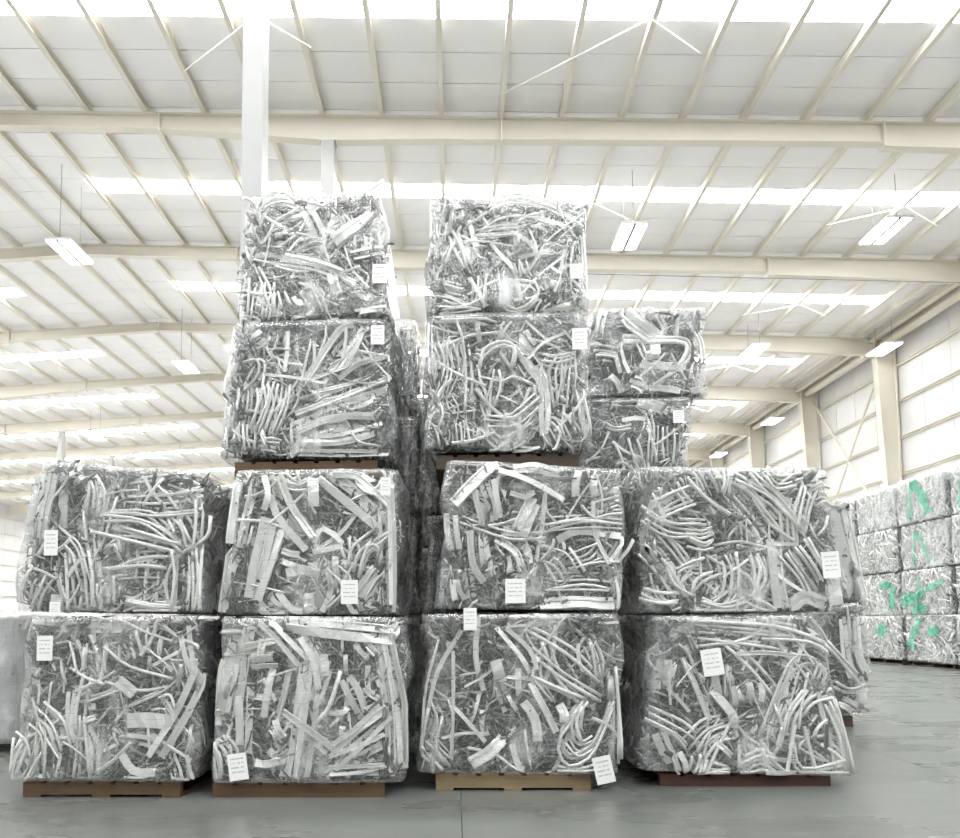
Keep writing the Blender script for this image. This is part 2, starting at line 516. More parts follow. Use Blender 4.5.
# hanging twin-panel lamps
lamp_tray = None
def lamp(x, y, label, zc=12.0):
    e = link('pendant_lamp', None, None, (x, y, zc))
    tag(e, label, 'lamp', 'hanging twin-panel lamps')
    link('housing', box('housing', -0.36, 0.36, -0.62, 0.62, 0.0, 0.07, M_WHITE), e)
    link('spine', box('spine', -0.04, 0.04, -0.62, 0.62, -0.034, 0.0, M_WIRE), e)
    for s in (-1, 1):
        a, b = sorted((s * 0.042, s * 0.34))
        link('lit_panel', box('lit_panel', a, b, -0.6, 0.6, -0.03, -0.001, M_LAMP), e)
    top = zr(x) - zc - 0.002
    for yy in (-0.5, 0.5):
        link('hanging_wire', rod('hanging_wire', (0, yy, 0.07), (0, yy, top), 0.008, M_WIRE, 5), e)
for x, y, lb in [(5.06, 18.13, 'twin-panel hanging lamp just right of the topmost centre bale'),
                 (12.27, 18.13, 'large twin-panel hanging lamp at upper right under the second roof beam'),
                 (12.29, 26.3, 'small twin-panel hanging lamp overlapping a skylight strip at the right'),
                 (17.55, 26.35, 'twin-panel hanging lamp beside the top of the nearest visible wall column'),
                 (17.6, 35.84, 'far twin-panel hanging lamp close to the panelled wall, second along it'),
                 (17.55, 43.1, 'farthest small hanging lamp close to the panelled wall above the bales'),
                 (-11.29, 18.24, 'large twin-panel hanging lamp at the upper left of the hall'),
                 (-11.45, 26.9, 'small twin-panel hanging lamp left of the tall bale stack'),
                 (-21.02, 36.9, 'distant hanging lamp over the far left of the hall')]:
    lamp(x, y, lb)
cab = link('power_cable', rod('power_cable', (2.0, D1 + BAY - 0.2, 12.78), (17.6, D1 + BAY - 0.2, 12.05), 0.014, M_WIRE, 5))
tag(cab, 'thin dark cable strung along the underside of the second roof beam', 'cable')

# ------------------------------------------------------------------ bale data (metres; strips in millimetres on the front face)
BALES = {
    'A1': dict(x=-2.081, y=3.78, z=0.092, depth=1.4, under=True, corners=[(-0.435, 0.945), (0.58, 0.945), (0.536, 0.0), (-0.536, 0.007)], tags=[(-0.316, 0.778, 0.093, 0.145, 0), ], flows='''f 46 2 50 569,629 481,408 335,155;t 23 2 23 469,605 345,507 129,409;t 26 1 0 10,790 157,673 411,589;f 99 1 0 139,352 264,351 398,343;t 23 3 41 -152,816 -97,658;t 23 3 66 -15,782 -20,641;t 23 3 50 169,855 189,722;f 33 2 41 305,838 291,688;t 23 1 0 -207,658 -95,608 16,558;t 23 3 36 91,590 -9,533 -143,484;t 23 2 33 -301,692 -254,543;t 25 2 33 -112,608 -140,394 -145,263;t 20 3 41 -374,593 -378,444 -468,100;f 30 2 30 -194,509 -189,328 -160,205;t 21 4 33 -394,411 -290,329 -234,132;t 25 7 43 -257,361 -252,197 -264,18;f 33 2 33 -104,312 -34,197 -38,34;f 26 3 26 149,262 284,229 351,196;t 21 2 20 320,82 238,18 138,18;f 23 4 23 460,147 487,66 505,-23;f 30 3 33 439,853 493,671 562,555;f 36 2 23 -410,918 -103,899 337,904;f 50 1 0 118,164 187,66 321,50;t 21 5 40 -438,198 -485,100 -516,19;f 43 2 43 -106,394 -39,402;t 18 4 50 345,490 412,506 447,424;t 20 4 43 -425,329 -356,280 -335,132;f 66 1 0 108,590 159,541 194,507;'''),
    'A2': dict(x=-2.082, y=3.78, z=1.065, depth=1.4, under=False, corners=[(-0.422, 0.91), (0.561, 0.829), (0.551, -0.0), (-0.552, 0.02)], tags=[(-0.297, 0.423, 0.081, 0.151, 0), (-0.262, 0.033, 0.064, 0.081, 0), ], flows='''t 26 3 26 0,597 211,587 333,511 477,390;t 26 1 0 77,529 274,460 454,405;t 26 2 29 -43,508 214,453 425,376;t 23 2 38 -72,441 154,439 455,376;t 25 2 38 -23,291 216,356 455,368;t 26 2 35 -44,247 218,267 382,250;t 23 3 36 391,600 452,525 499,405;t 23 7 23 492,390 506,198 491,-8;t 26 1 0 628,582 596,449 426,332 361,169 418,-66;t 23 1 0 326,826 187,633;t 23 2 23 123,799 206,820 326,826;t 22 5 29 88,679 330,661 539,696;t 22 2 32 59,-5 191,97 368,199;t 22 3 23 102,83 282,52 431,44;f 44 1 0 171,-13 313,0 431,7;f 58 1 0 -288,865 -275,668 -293,533;f 52 3 44 -402,852 -411,670 -465,445;t 23 3 29 -106,606 -101,411 -74,233;t 23 2 35 27,710 -28,500 -85,367;t 23 5 29 -97,832 -64,741 -77,621;t 22 7 32 -176,382 -141,204 -136,26;t 23 2 29 -324,294 -259,116 -220,71;t 22 4 32 -21,202 -2,69;t 20 2 29 540,673 557,538 552,390;t 19 5 38 -414,266 -456,177 -498,73;t 19 4 35 -223,443 -176,382 -126,203;f 58 1 0 -296,116 -278,12;f 38 2 44 -218,819 -158,848;t 19 4 29 342,781 448,749 554,703;t 20 3 32 -39,351 64,410 82,320;'''),
    'B1': dict(x=-0.862, y=3.78, z=0.086, depth=1.5, under=True, corners=[(-0.509, 0.936), (0.548, 0.936), (0.55, -0.0), (-0.549, 0.001)], tags=[(-0.392, 0.101, 0.110, 0.151, 8), ], flows='''f 56 2 43 -119,904 198,877 529,842;f 40 3 36 -278,939 -152,805 -51,681;f 40 3 36 -52,854 49,705 66,558;f 36 4 33 -18,673 -41,362 -88,31;f 50 3 43 -387,890 -435,692 -497,315;f 46 2 46 -391,511 -379,217;f 33 5 23 430,801 495,425 518,86;f 33 3 36 133,135 297,264 454,393;f 33 3 30 150,119 330,191 453,247;f 26 4 20 117,87 297,103 461,111;f 26 2 20 35,47 281,47 526,54;f 43 2 46 198,606 281,491 322,377;f 40 2 40 -165,395 -16,281 141,159;f 40 1 0 347,671 355,507;f 36 1 0 215,737 215,622;f 43 2 43 297,819 364,720;f 40 3 43 -200,624 -248,396;f 43 1 0 -332,494 -216,461;f 50 1 0 82,738 99,606;f 43 1 0 100,394 199,394 231,426;f 46 1 0 190,313 215,232;f 36 2 33 347,393 446,458;t 23 5 26 -562,234 -495,169 -476,39;f 56 1 0 -312,112 -163,120;f 43 2 50 -302,839 -317,674;f 40 2 43 -231,347 -147,233;f 43 2 50 -213,201 -130,71;t 36 3 74 148,631 99,443 17,362;f 40 2 50 363,572 429,491;f 36 3 40 -468,675 -531,397;f 40 3 50 -351,724 -201,740;'''),
    'B2': dict(x=-0.893, y=3.82, z=1.044, depth=1.5, under=True, corners=[(-0.407, 0.862), (0.543, 0.861), (0.511, -0.0), (-0.511, 0.012)], tags=[(0.272, 0.140, 0.100, 0.141, 0), (0.485, 0.761, 0.059, 0.106, 0), ], flows='''f 44 3 35 -206,863 -137,650 29,431;f 73 1 0 35,829 43,663;f 50 3 50 118,866 268,765 462,583;f 38 1 0 37,386 89,527 216,428 37,386;t 24 3 32 283,272 298,390 417,464 492,522;t 24 3 24 328,241 372,390 432,404 446,285;f 65 2 73 -380,820 -407,608 -435,443;f 44 1 0 -259,848 -228,727 -242,636;f 53 3 53 -211,591 -269,351 -342,99;f 59 1 0 -119,261 -29,275 60,244;f 35 1 0 119,318 150,154 91,22;f 50 2 53 -148,157 17,0;f 68 1 0 31,140 17,8;t 24 2 26 209,154 120,36;f 26 4 19 485,808 492,687 505,33;f 38 3 35 328,108 402,211 446,270;t 22 3 26 253,465 268,346;f 44 2 41 -405,398 -479,309 -535,41;f 35 3 38 -252,98 -207,39 -117,9;t 19 3 21 -138,816 -62,785 13,799;f 41 2 44 -150,365 -45,334;f 38 2 44 209,347 224,242;f 38 2 38 328,825 418,763;t 26 2 35 -346,547 -375,427;f 41 2 44 -196,545 -120,455;f 35 2 35 269,94 328,20;t 21 3 29 149,288 209,213 239,153;'''),
    'B3': dict(x=-0.991, y=4.2, z=2.082, depth=1.5, under=True, corners=[(-0.478, 0.919), (0.57, 0.919), (0.567, 0.0), (-0.567, 0.03)], tags=[(0.492, 0.815, 0.090, 0.129, 0), ], flows='''f 33 4 38 347,929 225,791 57,560;f 30 3 33 500,645 286,571 42,513;f 30 3 33 530,722 347,679 225,603;f 44 2 33 545,520 226,402 -64,314;f 41 2 33 423,414 165,310 -63,229;f 30 4 27 -48,175 195,248 438,259;f 27 4 24 -32,128 226,124 499,197;f 27 2 21 -93,45 226,40 529,43;t 21 2 21 287,185 363,92 499,74;t 24 1 0 33,810 -20,608 -64,376 -201,223;t 21 1 0 -228,690 -221,760 -97,750;t 21 1 0 -182,689 -158,626;f 33 2 36 -98,875 -97,703 -119,594;t 18 2 44 -175,861 -182,767;t 24 2 30 -405,678 -297,691 -296,597 -402,475;t 22 6 36 -326,520 -302,395 -353,179;t 22 6 33 -173,533 -187,378 -262,178;f 21 1 0 -281,582 -112,563 134,527;t 21 2 27 -434,506 -439,351;f 24 1 0 -87,283 -85,83;t 22 6 30 -446,243 -459,89;t 21 4 21 -292,117 -169,100;f 44 2 44 -360,818 -283,848;t 21 2 27 438,229 514,351;f 27 3 24 378,882 317,758 225,635;t 18 4 27 58,420 103,450 164,465;t 18 4 30 -525,399 -538,213;t 19 4 24 -277,240 -230,116;'''),
    'B4': dict(x=-0.948, y=4.2, z=3.023, depth=1.45, under=False, corners=[(-0.449, 0.847), (0.421, 0.88), (0.507, 0.012), (-0.507, 0.0)], tags=[(0.463, 0.290, 0.097, 0.129, 0), ], flows='''f 85 1 0 401,739 297,650 149,547;f 71 1 0 164,745 120,609;f 48 2 42 -74,828 1,704 61,580;t 28 1 0 482,983 416,915 267,835;t 20 1 0 149,899 149,792;f 37 3 28 -198,456 17,413 194,341;f 34 2 25 -399,492 -295,482 -191,479;f 57 1 0 194,333 297,255;f 71 1 0 135,320 180,198;t 28 1 0 -478,885 -402,821;t 23 1 0 -343,866 -283,903 -216,901;t 23 3 31 -371,713 -327,819 -208,863 -104,814;t 20 3 31 -355,590 -386,713;t 21 4 34 -267,680 -148,707 -74,767;t 20 4 23 -102,507 2,535 90,549;t 20 3 25 -103,645 16,611;f 28 4 37 327,589 327,482;t 20 7 31 -337,285 -351,164 -365,43;f 34 1 0 -129,39 -26,67 18,96;f 25 3 23 297,90 473,101;f 20 3 23 268,468 386,488 474,494;t 20 4 34 -27,278 18,186 62,95;t 20 5 28 -266,603 -177,616;t 23 4 34 -233,222 -203,100;f 48 1 0 -129,174 -55,127;t 21 3 28 208,760 253,667;f 37 2 42 327,179 415,178;t 18 6 28 -424,105 -320,43;'''),
    'C1': dict(x=0.37, y=3.92, z=0.097, depth=1.4, under=True, corners=[(-0.538, 0.943), (0.61, 0.937), (0.587, -0.0), (-0.586, 0.013)], tags=[(-0.286, 0.924, 0.078, 0.133, 0), (0.484, 0.039, 0.109, 0.157, 12), ], flows='''t 27 2 31 35,865 239,915 407,846 504,676 518,525;t 27 2 31 69,865 303,728 501,542;t 26 2 27 84,729 267,577 499,425;t 26 2 27 169,780 233,594 381,408;t 26 1 0 269,711 367,543 431,392;t 24 2 27 98,561 248,493 381,425;t 24 3 24 398,425 243,226 291,93 425,126 512,291 557,408;t 21 4 17 570,592 572,358 566,76;t 24 2 24 364,392 328,292 343,192;f 24 1 0 398,442 361,275;t 22 3 17 239,27 356,10 506,43;f 34 1 0 -237,936 -256,698 -208,495;f 31 1 0 -225,478 -295,277;f 48 1 0 -209,377 -202,227;f 34 1 0 -340,851 -478,614 -548,328;f 31 1 0 -392,732 -387,395 -406,77;t 22 1 0 -477,801 -547,530 -583,245;f 69 1 0 -138,680 -105,545;f 27 2 31 -122,545 -74,394;f 27 1 0 -64,461 -6,377;f 38 2 51 -84,866 33,730 98,594;f 51 1 0 6,629 3,460;f 45 1 0 72,544 162,376 218,242;f 58 1 0 28,427 94,326 117,193;f 58 1 0 247,409 270,309;f 82 1 0 -93,210 -178,127 -289,61;f 41 1 0 -43,176 -11,60 22,11;t 17 1 0 42,259 72,27;t 24 3 34 -497,362 -549,161 -482,78;t 22 3 27 -549,194 -415,61;t 24 2 24 134,695 115,577 197,443;t 19 3 24 423,795 471,693 485,559;t 19 4 27 -480,446 -430,311 -465,194;t 22 3 34 293,225 359,159 443,192;'''),
    'C2': dict(x=0.433, y=3.92, z=1.062, depth=1.4, under=True, corners=[(-0.461, 0.918), (0.587, 0.842), (0.547, -0.0), (-0.547, 0.02)], tags=[(-0.078, 0.124, 0.121, 0.145, 0), ], flows='''f 39 1 0 -179,880 24,800 234,682;f 90 1 0 -171,942 -310,805 -440,668;f 66 2 45 53,677 -41,495;f 30 1 0 124,860 104,585 38,221;f 51 2 60 -162,481 -42,388 -7,267;f 54 1 0 184,431 320,491 574,457;f 24 1 0 258,385 345,241;f 24 3 33 597,472 496,307;f 24 1 0 641,434 556,306;f 36 1 0 -98,725 -7,701 54,731;f 39 4 33 -264,789 -235,650 -221,558;f 30 2 33 -158,741 -129,649;f 42 3 33 -282,513 -270,315 -226,193;f 66 1 0 328,858 310,704;f 54 1 0 418,826 415,703;t 18 2 24 -373,560 -102,465 140,478;t 20 3 39 78,372 197,325 270,219;f 75 1 0 72,40 281,53 519,44;f 33 2 39 -30,191 -77,71;t 18 4 21 110,524 352,551 591,533;t 18 4 27 104,175 344,188 523,171;f 27 2 21 524,216 543,96 525,-24;f 36 2 39 -464,591 -450,408;f 36 2 39 -375,331 -346,225 -333,73;f 30 3 27 -103,343 -90,237;t 18 4 27 136,280 183,371 199,431;t 18 5 30 384,642 474,656 565,671;f 39 2 36 -437,195 -408,74;t 18 4 27 256,279 377,323 438,368;f 36 2 30 -96,879 56,877 207,844;'''),
    'C3': dict(x=0.348, y=4.2, z=2.11, depth=1.5, under=True, corners=[(-0.502, 0.915), (0.529, 0.915), (0.535, -0.0), (-0.535, 0.029)], tags=[(0.475, 0.734, 0.097, 0.142, 0), ], flows='''t 26 2 26 -313,909 -262,733 -245,492 -254,279;t 26 2 28 -198,611 -186,491 -148,397 -151,225;t 23 4 26 -163,278 -126,145 -23,51 120,141 213,272;t 20 4 23 -125,224 44,222 201,351;t 20 3 26 -97,330 -57,449 -55,555;t 23 2 23 -172,584 -145,677 -40,729 51,700 43,580;t 20 1 0 -173,517 -30,488 48,513 164,458;f 38 2 33 77,727 153,591 242,457 252,271 242,113;f 20 1 0 404,814 247,737 154,631;f 38 1 0 -195,907 -170,758;t 18 1 0 -26,782 40,875;f 20 1 0 132,900 273,763;t 20 5 33 336,641 295,536 304,323;t 20 3 23 487,426 509,267 525,109;t 20 3 31 414,640 398,480 382,322;t 19 6 33 302,217 377,85;f 23 1 0 290,231 353,203;t 15 5 36 -406,763 -381,588 -435,402;t 18 2 18 -510,886 -505,631 -494,363;t 18 2 26 -528,191 -475,310;t 15 8 28 -345,228 -334,69;t 23 2 23 -444,966 -273,936 -51,864;t 19 3 20 -197,705 -145,691 26,754;f 20 2 18 41,37 196,41;t 15 6 28 -396,388 -358,281 -385,176;t 15 5 26 -340,789 -367,708 -329,600;f 26 3 31 104,780 181,698;t 17 4 23 232,643 335,615 466,639;f 28 2 31 458,268 481,162;'''),
    'C4': dict(x=0.358, y=4.2, z=3.047, depth=1.45, under=False, corners=[(-0.487, 0.811), (0.528, 0.743), (0.525, 0.0), (-0.525, 0.02)], tags=[(0.455, 0.251, 0.084, 0.097, 0), ], flows='''t 26 3 33 -344,595 -292,470 -240,332;f 33 2 33 -263,689 -226,482 -213,400;t 20 2 26 -351,526 -412,377;f 28 2 33 -80,506 75,311;f 38 1 0 212,663 382,604;f 23 1 0 172,609 290,579;t 20 1 0 159,596 209,444 180,322;t 18 2 20 515,656 315,510 235,430;f 23 1 0 90,393 208,417 313,415;t 15 7 23 -237,620 -11,751 240,731 449,644;t 15 5 15 -211,578 -79,574 79,598;t 23 2 20 -19,177 21,217 179,214 190,105 64,20 -20,110 -12,191;f 33 3 23 240,-31 358,21 476,45;t 18 4 33 -83,288 -73,70;t 18 5 26 -413,186 -295,156;f 46 2 43 257,226 321,143;t 18 3 23 419,494 397,331 399,141;t 17 3 15 499,547 505,220 501,31;t 18 3 20 -454,24 -283,34 -178,45;t 18 2 26 -490,516 -437,473;t 18 2 20 -213,468 -133,480;t 17 4 28 -162,262 -177,100;t 17 4 26 76,366 101,270;t 15 6 26 -449,721 -423,624 -450,529;t 15 5 26 -342,788 -356,650;t 17 4 26 229,91 175,11;f 28 2 33 248,457 340,455;'''),
    'D1': dict(x=1.746, y=4.0, z=0.065, depth=1.5, under=True, corners=[(-0.564, 0.954), (0.442, 0.951), (0.614, 0.0), (-0.614, 0.037)], tags=[(-0.213, 0.687, 0.123, 0.160, 8), ], flows='''t 26 5 28 -345,907 -124,871 215,834 499,747;t 24 2 24 147,834 383,816 523,738;f 38 2 52 -349,752 -271,546 -193,343;t 26 2 35 -76,785 72,647 217,468;f 45 2 52 -131,648 -120,478;f 38 3 52 1,545 14,443;f 63 1 0 -195,512 -90,376 -76,291;t 24 3 28 106,207 163,375 274,612 378,696 477,645 438,526;t 24 2 28 182,426 225,240 133,39;t 24 3 31 370,509 264,375 225,240;t 24 2 28 538,492 401,442 347,358;t 23 5 24 502,441 560,239 599,5;t 24 2 24 281,173 317,39 569,80;t 23 2 17 349,5 482,-8 599,-3;t 24 2 28 393,240 339,173 454,105;t 23 5 28 127,308 105,190;t 24 2 28 465,357 395,290 392,223;f 45 2 35 -419,141 -380,40 -383,-69;t 26 3 28 -285,107 -322,6;f 28 2 21 115,6 266,6;t 24 3 24 -253,40 -102,23;t 24 3 35 22,207 118,73;t 24 5 31 -93,292 -212,258 -318,140;f 35 2 42 -179,241 -81,140;f 45 2 52 -470,718 -492,531;f 38 1 0 -403,684 -442,513;t 24 4 38 -582,378 -397,292 -315,208;t 23 2 24 -280,786 -245,803 -58,802 41,715;t 23 3 35 342,628 300,425 278,307;t 23 4 35 211,748 310,680 406,543;t 23 4 31 -34,56 85,106 184,56;f 45 2 45 -517,259 -437,107;t 21 4 28 423,172 504,105 567,39;'''),
    'D2': dict(x=1.746, y=4.0, z=1.044, depth=1.5, under=False, corners=[(-0.601, 0.889), (0.531, 0.873), (0.624, 0.002), (-0.624, 0.0)], tags=[(0.512, 0.287, 0.105, 0.160, 4), ], flows='''t 24 4 35 340,713 302,609 311,402;t 24 3 31 445,781 387,608 381,470;t 24 6 38 20,805 166,611 295,436;t 22 3 31 4,840 238,697 399,487;t 24 2 24 538,589 466,469;f 28 2 31 534,867 444,747;t 22 5 35 -567,655 -415,566 -228,546;t 24 6 31 -538,463 -406,306 -309,133;t 28 1 0 -249,408 -117,303 67,215 150,-42;t 24 2 24 -110,260 -239,201 -292,132;t 24 2 24 -130,406 6,422 141,386;t 22 6 31 -80,371 -50,268 -55,130;t 22 4 28 123,352 135,231 96,95;f 48 2 42 211,455 219,231 244,-9;t 22 6 28 328,402 423,263 500,108;t 19 8 42 -4,130 -57,62 -75,28;t 22 4 31 -492,272 -462,134 -361,82;t 21 4 21 -598,135 -497,108 -378,99;t 21 4 21 -243,63 -126,28 10,44;t 21 4 24 45,95 145,43 210,-9;f 87 1 0 287,25 382,92 498,57;f 76 1 0 545,365 555,210 564,40;t 22 6 45 -391,810 -309,669;t 22 5 42 -217,878 -170,755;t 22 4 24 -29,875 -68,736;t 21 5 24 176,872 241,784 378,800;t 21 5 28 -315,495 -230,459 -161,493;t 21 5 31 -516,619 -377,687 -273,721;t 21 4 31 459,712 511,746 561,728;t 21 4 28 -374,236 -304,287 -201,304;'''),
    'E4': dict(x=1.797, y=6.2, z=3.154, depth=1.3, under=False, corners=[(-0.424, 0.888), (0.636, 0.846), (0.628, 0.02), (-0.627, 0.0)], tags=[(0.147, 0.459, 0.095, 0.095, 5), ], flows='''f 52 3 43 -118,868 10,729 160,624;t 26 2 30 166,862 251,747 269,633;t 48 2 35 -124,607 181,590 463,562 457,382 212,163;f 108 1 0 112,479 153,388;f 43 2 52 -193,485 -133,259;f 48 2 43 43,345 325,317 456,337;f 65 1 0 -264,239 -159,80;f 78 1 0 102,98 404,70;f 78 1 0 491,69 620,66;f 43 2 43 -314,894 -386,646;t 30 2 35 513,764 615,559 630,379;t 28 4 30 -434,467 -216,440;f 43 3 43 -70,168 58,98;f 48 1 0 386,902 377,609;t 30 3 35 -34,707 -98,799;'''),
    'E3': dict(x=1.698, y=6.2, z=2.275, depth=1.3, under=True, corners=[(-0.528, 0.857), (0.574, 0.857), (0.546, 0.0), (-0.546, 0.015)], tags=[(0.446, 0.676, 0.105, 0.124, 0), ], flows='''f 56 2 43 -171,894 89,867 368,773;t 30 1 0 537,637 360,507 206,399;f 56 1 0 -68,669 149,688;t 30 3 108 15,513 93,202;t 30 2 43 174,776 231,509;t 35 2 30 -143,250 -56,271 28,181;t 28 2 30 -242,650 -135,581 17,601;t 22 5 52 320,596 311,287;'''),
    'F1': dict(x=3.211, y=6.2, z=0.107, depth=1.4, under=True, corners=[(-0.676, 1.02), (0.649, 1.02), (0.618, 0.0), (-0.619, 0.005)], tags=[], flows='''t 38 2 38 247,707 420,495 617,257;f 43 4 43 492,918 501,547 570,362;t 38 2 38 332,285 460,232 604,257;f 54 2 54 377,127 529,48;'''),
    'F2': dict(x=3.222, y=6.2, z=1.155, depth=1.4, under=False, corners=[(-0.654, 0.933), (0.498, 0.938), (0.639, 0.0), (-0.639, 0.01)], tags=[], flows='''f 107 2 80 427,906 512,477 570,52;f 64 1 0 377,960 507,932;f 54 2 43 431,424 495,106;'''),
}


# ------------------------------------------------------------------ bale builders
def catmull(P, n):
    P = [np.array(p, float) for p in P]
    if len(P) == 2:
        return [P[0] + (P[1] - P[0]) * i / n for i in range(n + 1)]
    Q = [2 * P[0] - P[1]] + P + [2 * P[-1] - P[-2]]
    out = []
    m_ = len(P) - 1
    for i in range(n + 1):
        s = i / n * m_
        k = min(int(s), m_ - 1)
        t = s - k
        a, b, c, d = Q[k:k + 4]
        out.append(0.5 * (2 * b + (c - a) * t + (2 * a - 5 * b + 4 * c - d) * t * t + (3 * b - a - 3 * c + d) * t ** 3))
    return out

def sweep(path, kind, w_, rng):
    """one offcut swept along a 3D path lying near the plane y = const; flat bars twist a little"""
    if kind == 't':
        ns = 6
        prof = [(w_ / 2 * math.cos(2 * math.pi * i / ns), w_ / 2 * math.sin(2 * math.pi * i / ns)) for i in range(ns)]
    else:
        th = max(0.004, min(0.016, w_ * rng.choice((0.12, 0.2, 0.4))))
        prof = [(-w_ / 2, -th / 2), (w_ / 2, -th / 2), (w_ / 2, th / 2), (-w_ / 2, th / 2)]
        if w_ > 0.02 and rng.random() < 0.5:       # a ribbed extrusion: a shallow channel runs along both faces
            h, a = max(0.004, min(0.010, w_ * 0.22)), w_ * rng.choice((0.16, 0.24, 0.32))
            prof = [(-w_ / 2, -h), (-a, -h), (-a, -h * .15), (a, -h * .15), (a, -h), (w_ / 2, -h), (w_ / 2, h), (a, h), (a, h * .15), (-a, h * .15), (-a, h), (-w_ / 2, h)]
        elif rng.random() < 0.35 and w_ > 0.02:      # an angle section: a lip along one edge
            prof = [(-w_ / 2, -th / 2), (w_ / 2, -th / 2), (w_ / 2, w_ * 0.4), (w_ / 2 - 0.004, w_ * 0.4), (w_ / 2 - 0.004, th / 2), (-w_ / 2, th / 2)]
    n = len(prof)
    tw0, tw1 = rng.uniform(-0.55, 0.55), rng.uniform(-0.55, 0.55)
    V, Fc = [], []
    N = len(path)
    for i, p in enumerate(path):
        a = np.array(path[max(i - 1, 0)])
        b = np.array(path[min(i + 1, N - 1)])
        T = b - a
        T /= (np.linalg.norm(T) + 1e-9)
        Bn = np.cross(np.array([0, 1.0, 0]), T)
        Bn /= (np.linalg.norm(Bn) + 1e-9)
        Nn = np.cross(T, Bn)
        g = tw0 + (tw1 - tw0) * i / (N - 1) + (rng.uniform(-0.16, 0.16) if kind != 't' else 0.0)
        c, s = math.cos(g), math.sin(g)
        B2, N2 = c * Bn + s * Nn, -s * Bn + c * Nn
        for u, v in prof:
            V.append(tuple(np.array(p) + u * B2 + v * N2))
    for i in range(N - 1):
        for q in range(n):
            r = (q + 1) % n
            Fc.append((i * n + q, i * n + r, (i + 1) * n + r, (i + 1) * n + q))
    Fc += [tuple(range(n))[::-1], tuple((N - 1) * n + q for q in range(n))]
    return V, Fc

def quad_at(c, u, v):
    (tlx, tlz), (trx, trz), (brx, brz), (blx, blz) = c
    x = (1 - v) * ((1 - u) * blx + u * brx) + v * ((1 - u) * tlx + u * trx)
    z = (1 - v) * ((1 - u) * blz + u * brz) + v * ((1 - u) * tlz + u * trz)
    return x, z

def pieces(rs, n, cen, e1, e2, nrm, Lr, wr_, bias=None):
    """n short bent offcuts lying on a face, as arrays of vertices and faces (4 rings of 4)"""
    K = 4
    L = rs.uniform(*Lr, n)
    w_ = rs.uniform(*wr_, n)
    th = w_ * rs.choice([0.15, 0.3, 0.8], n)
    ang = rs.uniform(0, math.pi, n) if bias is None else rs.normal(bias, 0.5, n)
    bend = rs.normal(0, 0.18, n)
    tilt = rs.normal(0, 0.15, n)
    tw = rs.uniform(-0.9, 0.9, n)
    kink = rs.normal(0, 0.10, n)
    e1, e2, nrm = map(np.array, (e1, e2, nrm))
    V = np.zeros((n, K, 4, 3))
    ca, sa = np.cos(ang), np.sin(ang)
    for k in range(K):
        t = k / (K - 1) - 0.5
        a = t * L
        b = bend * L * (t * t * 4 - 0.5) + kink * L * (1 if k % 2 else -1) * 0.3
        h = tilt * a + kink * L * (t * t) * 1.2
        ctr = cen + (a * ca - b * sa)[:, None] * e1 + (a * sa + b * ca)[:, None] * e2 + h[:, None] * nrm
        slope = bend * 8 * t
        px_, pz_ = -sa - slope * ca, ca - slope * sa
        ln = np.hypot(px_, pz_)
        P = (px_ / ln)[:, None] * e1 + (pz_ / ln)[:, None] * e2
        c, s = np.cos(tw), np.sin(tw)
        P2 = c[:, None] * P + s[:, None] * nrm
        N2 = -s[:, None] * P + c[:, None] * nrm
        for q, (u, v) in enumerate(((-.5, -.5), (.5, -.5), (.5, .5), (-.5, .5))):
            V[:, k, q] = ctr + (u * w_)[:, None] * P2 + (v * th)[:, None] * N2
    base = np.arange(n)[:, None, None] * (K * 4)
    fs = []
    for k in range(K - 1):
        for q in range(4):
            r = (q + 1) % 4
            fs.append((k * 4 + q, k * 4 + r, k * 4 + 4 + r, k * 4 + 4 + q))
    fs += [(3, 2, 1, 0), tuple((K - 1) * 4 + q for q in range(4))]
    Fs = (base + np.array(fs)[None]).reshape(-1, 4)
    return V.reshape(-1, 3), Fs

def wobble(y, z, seed):
    """sideways unevenness shared by a bale's scrap and its film"""
    sn = np.sin if isinstance(z, np.ndarray) else math.sin
    return 0.014 * sn(6.5 * z + seed * 1.7) + 0.009 * sn(15 * z + 3 * y + seed * 2.9)

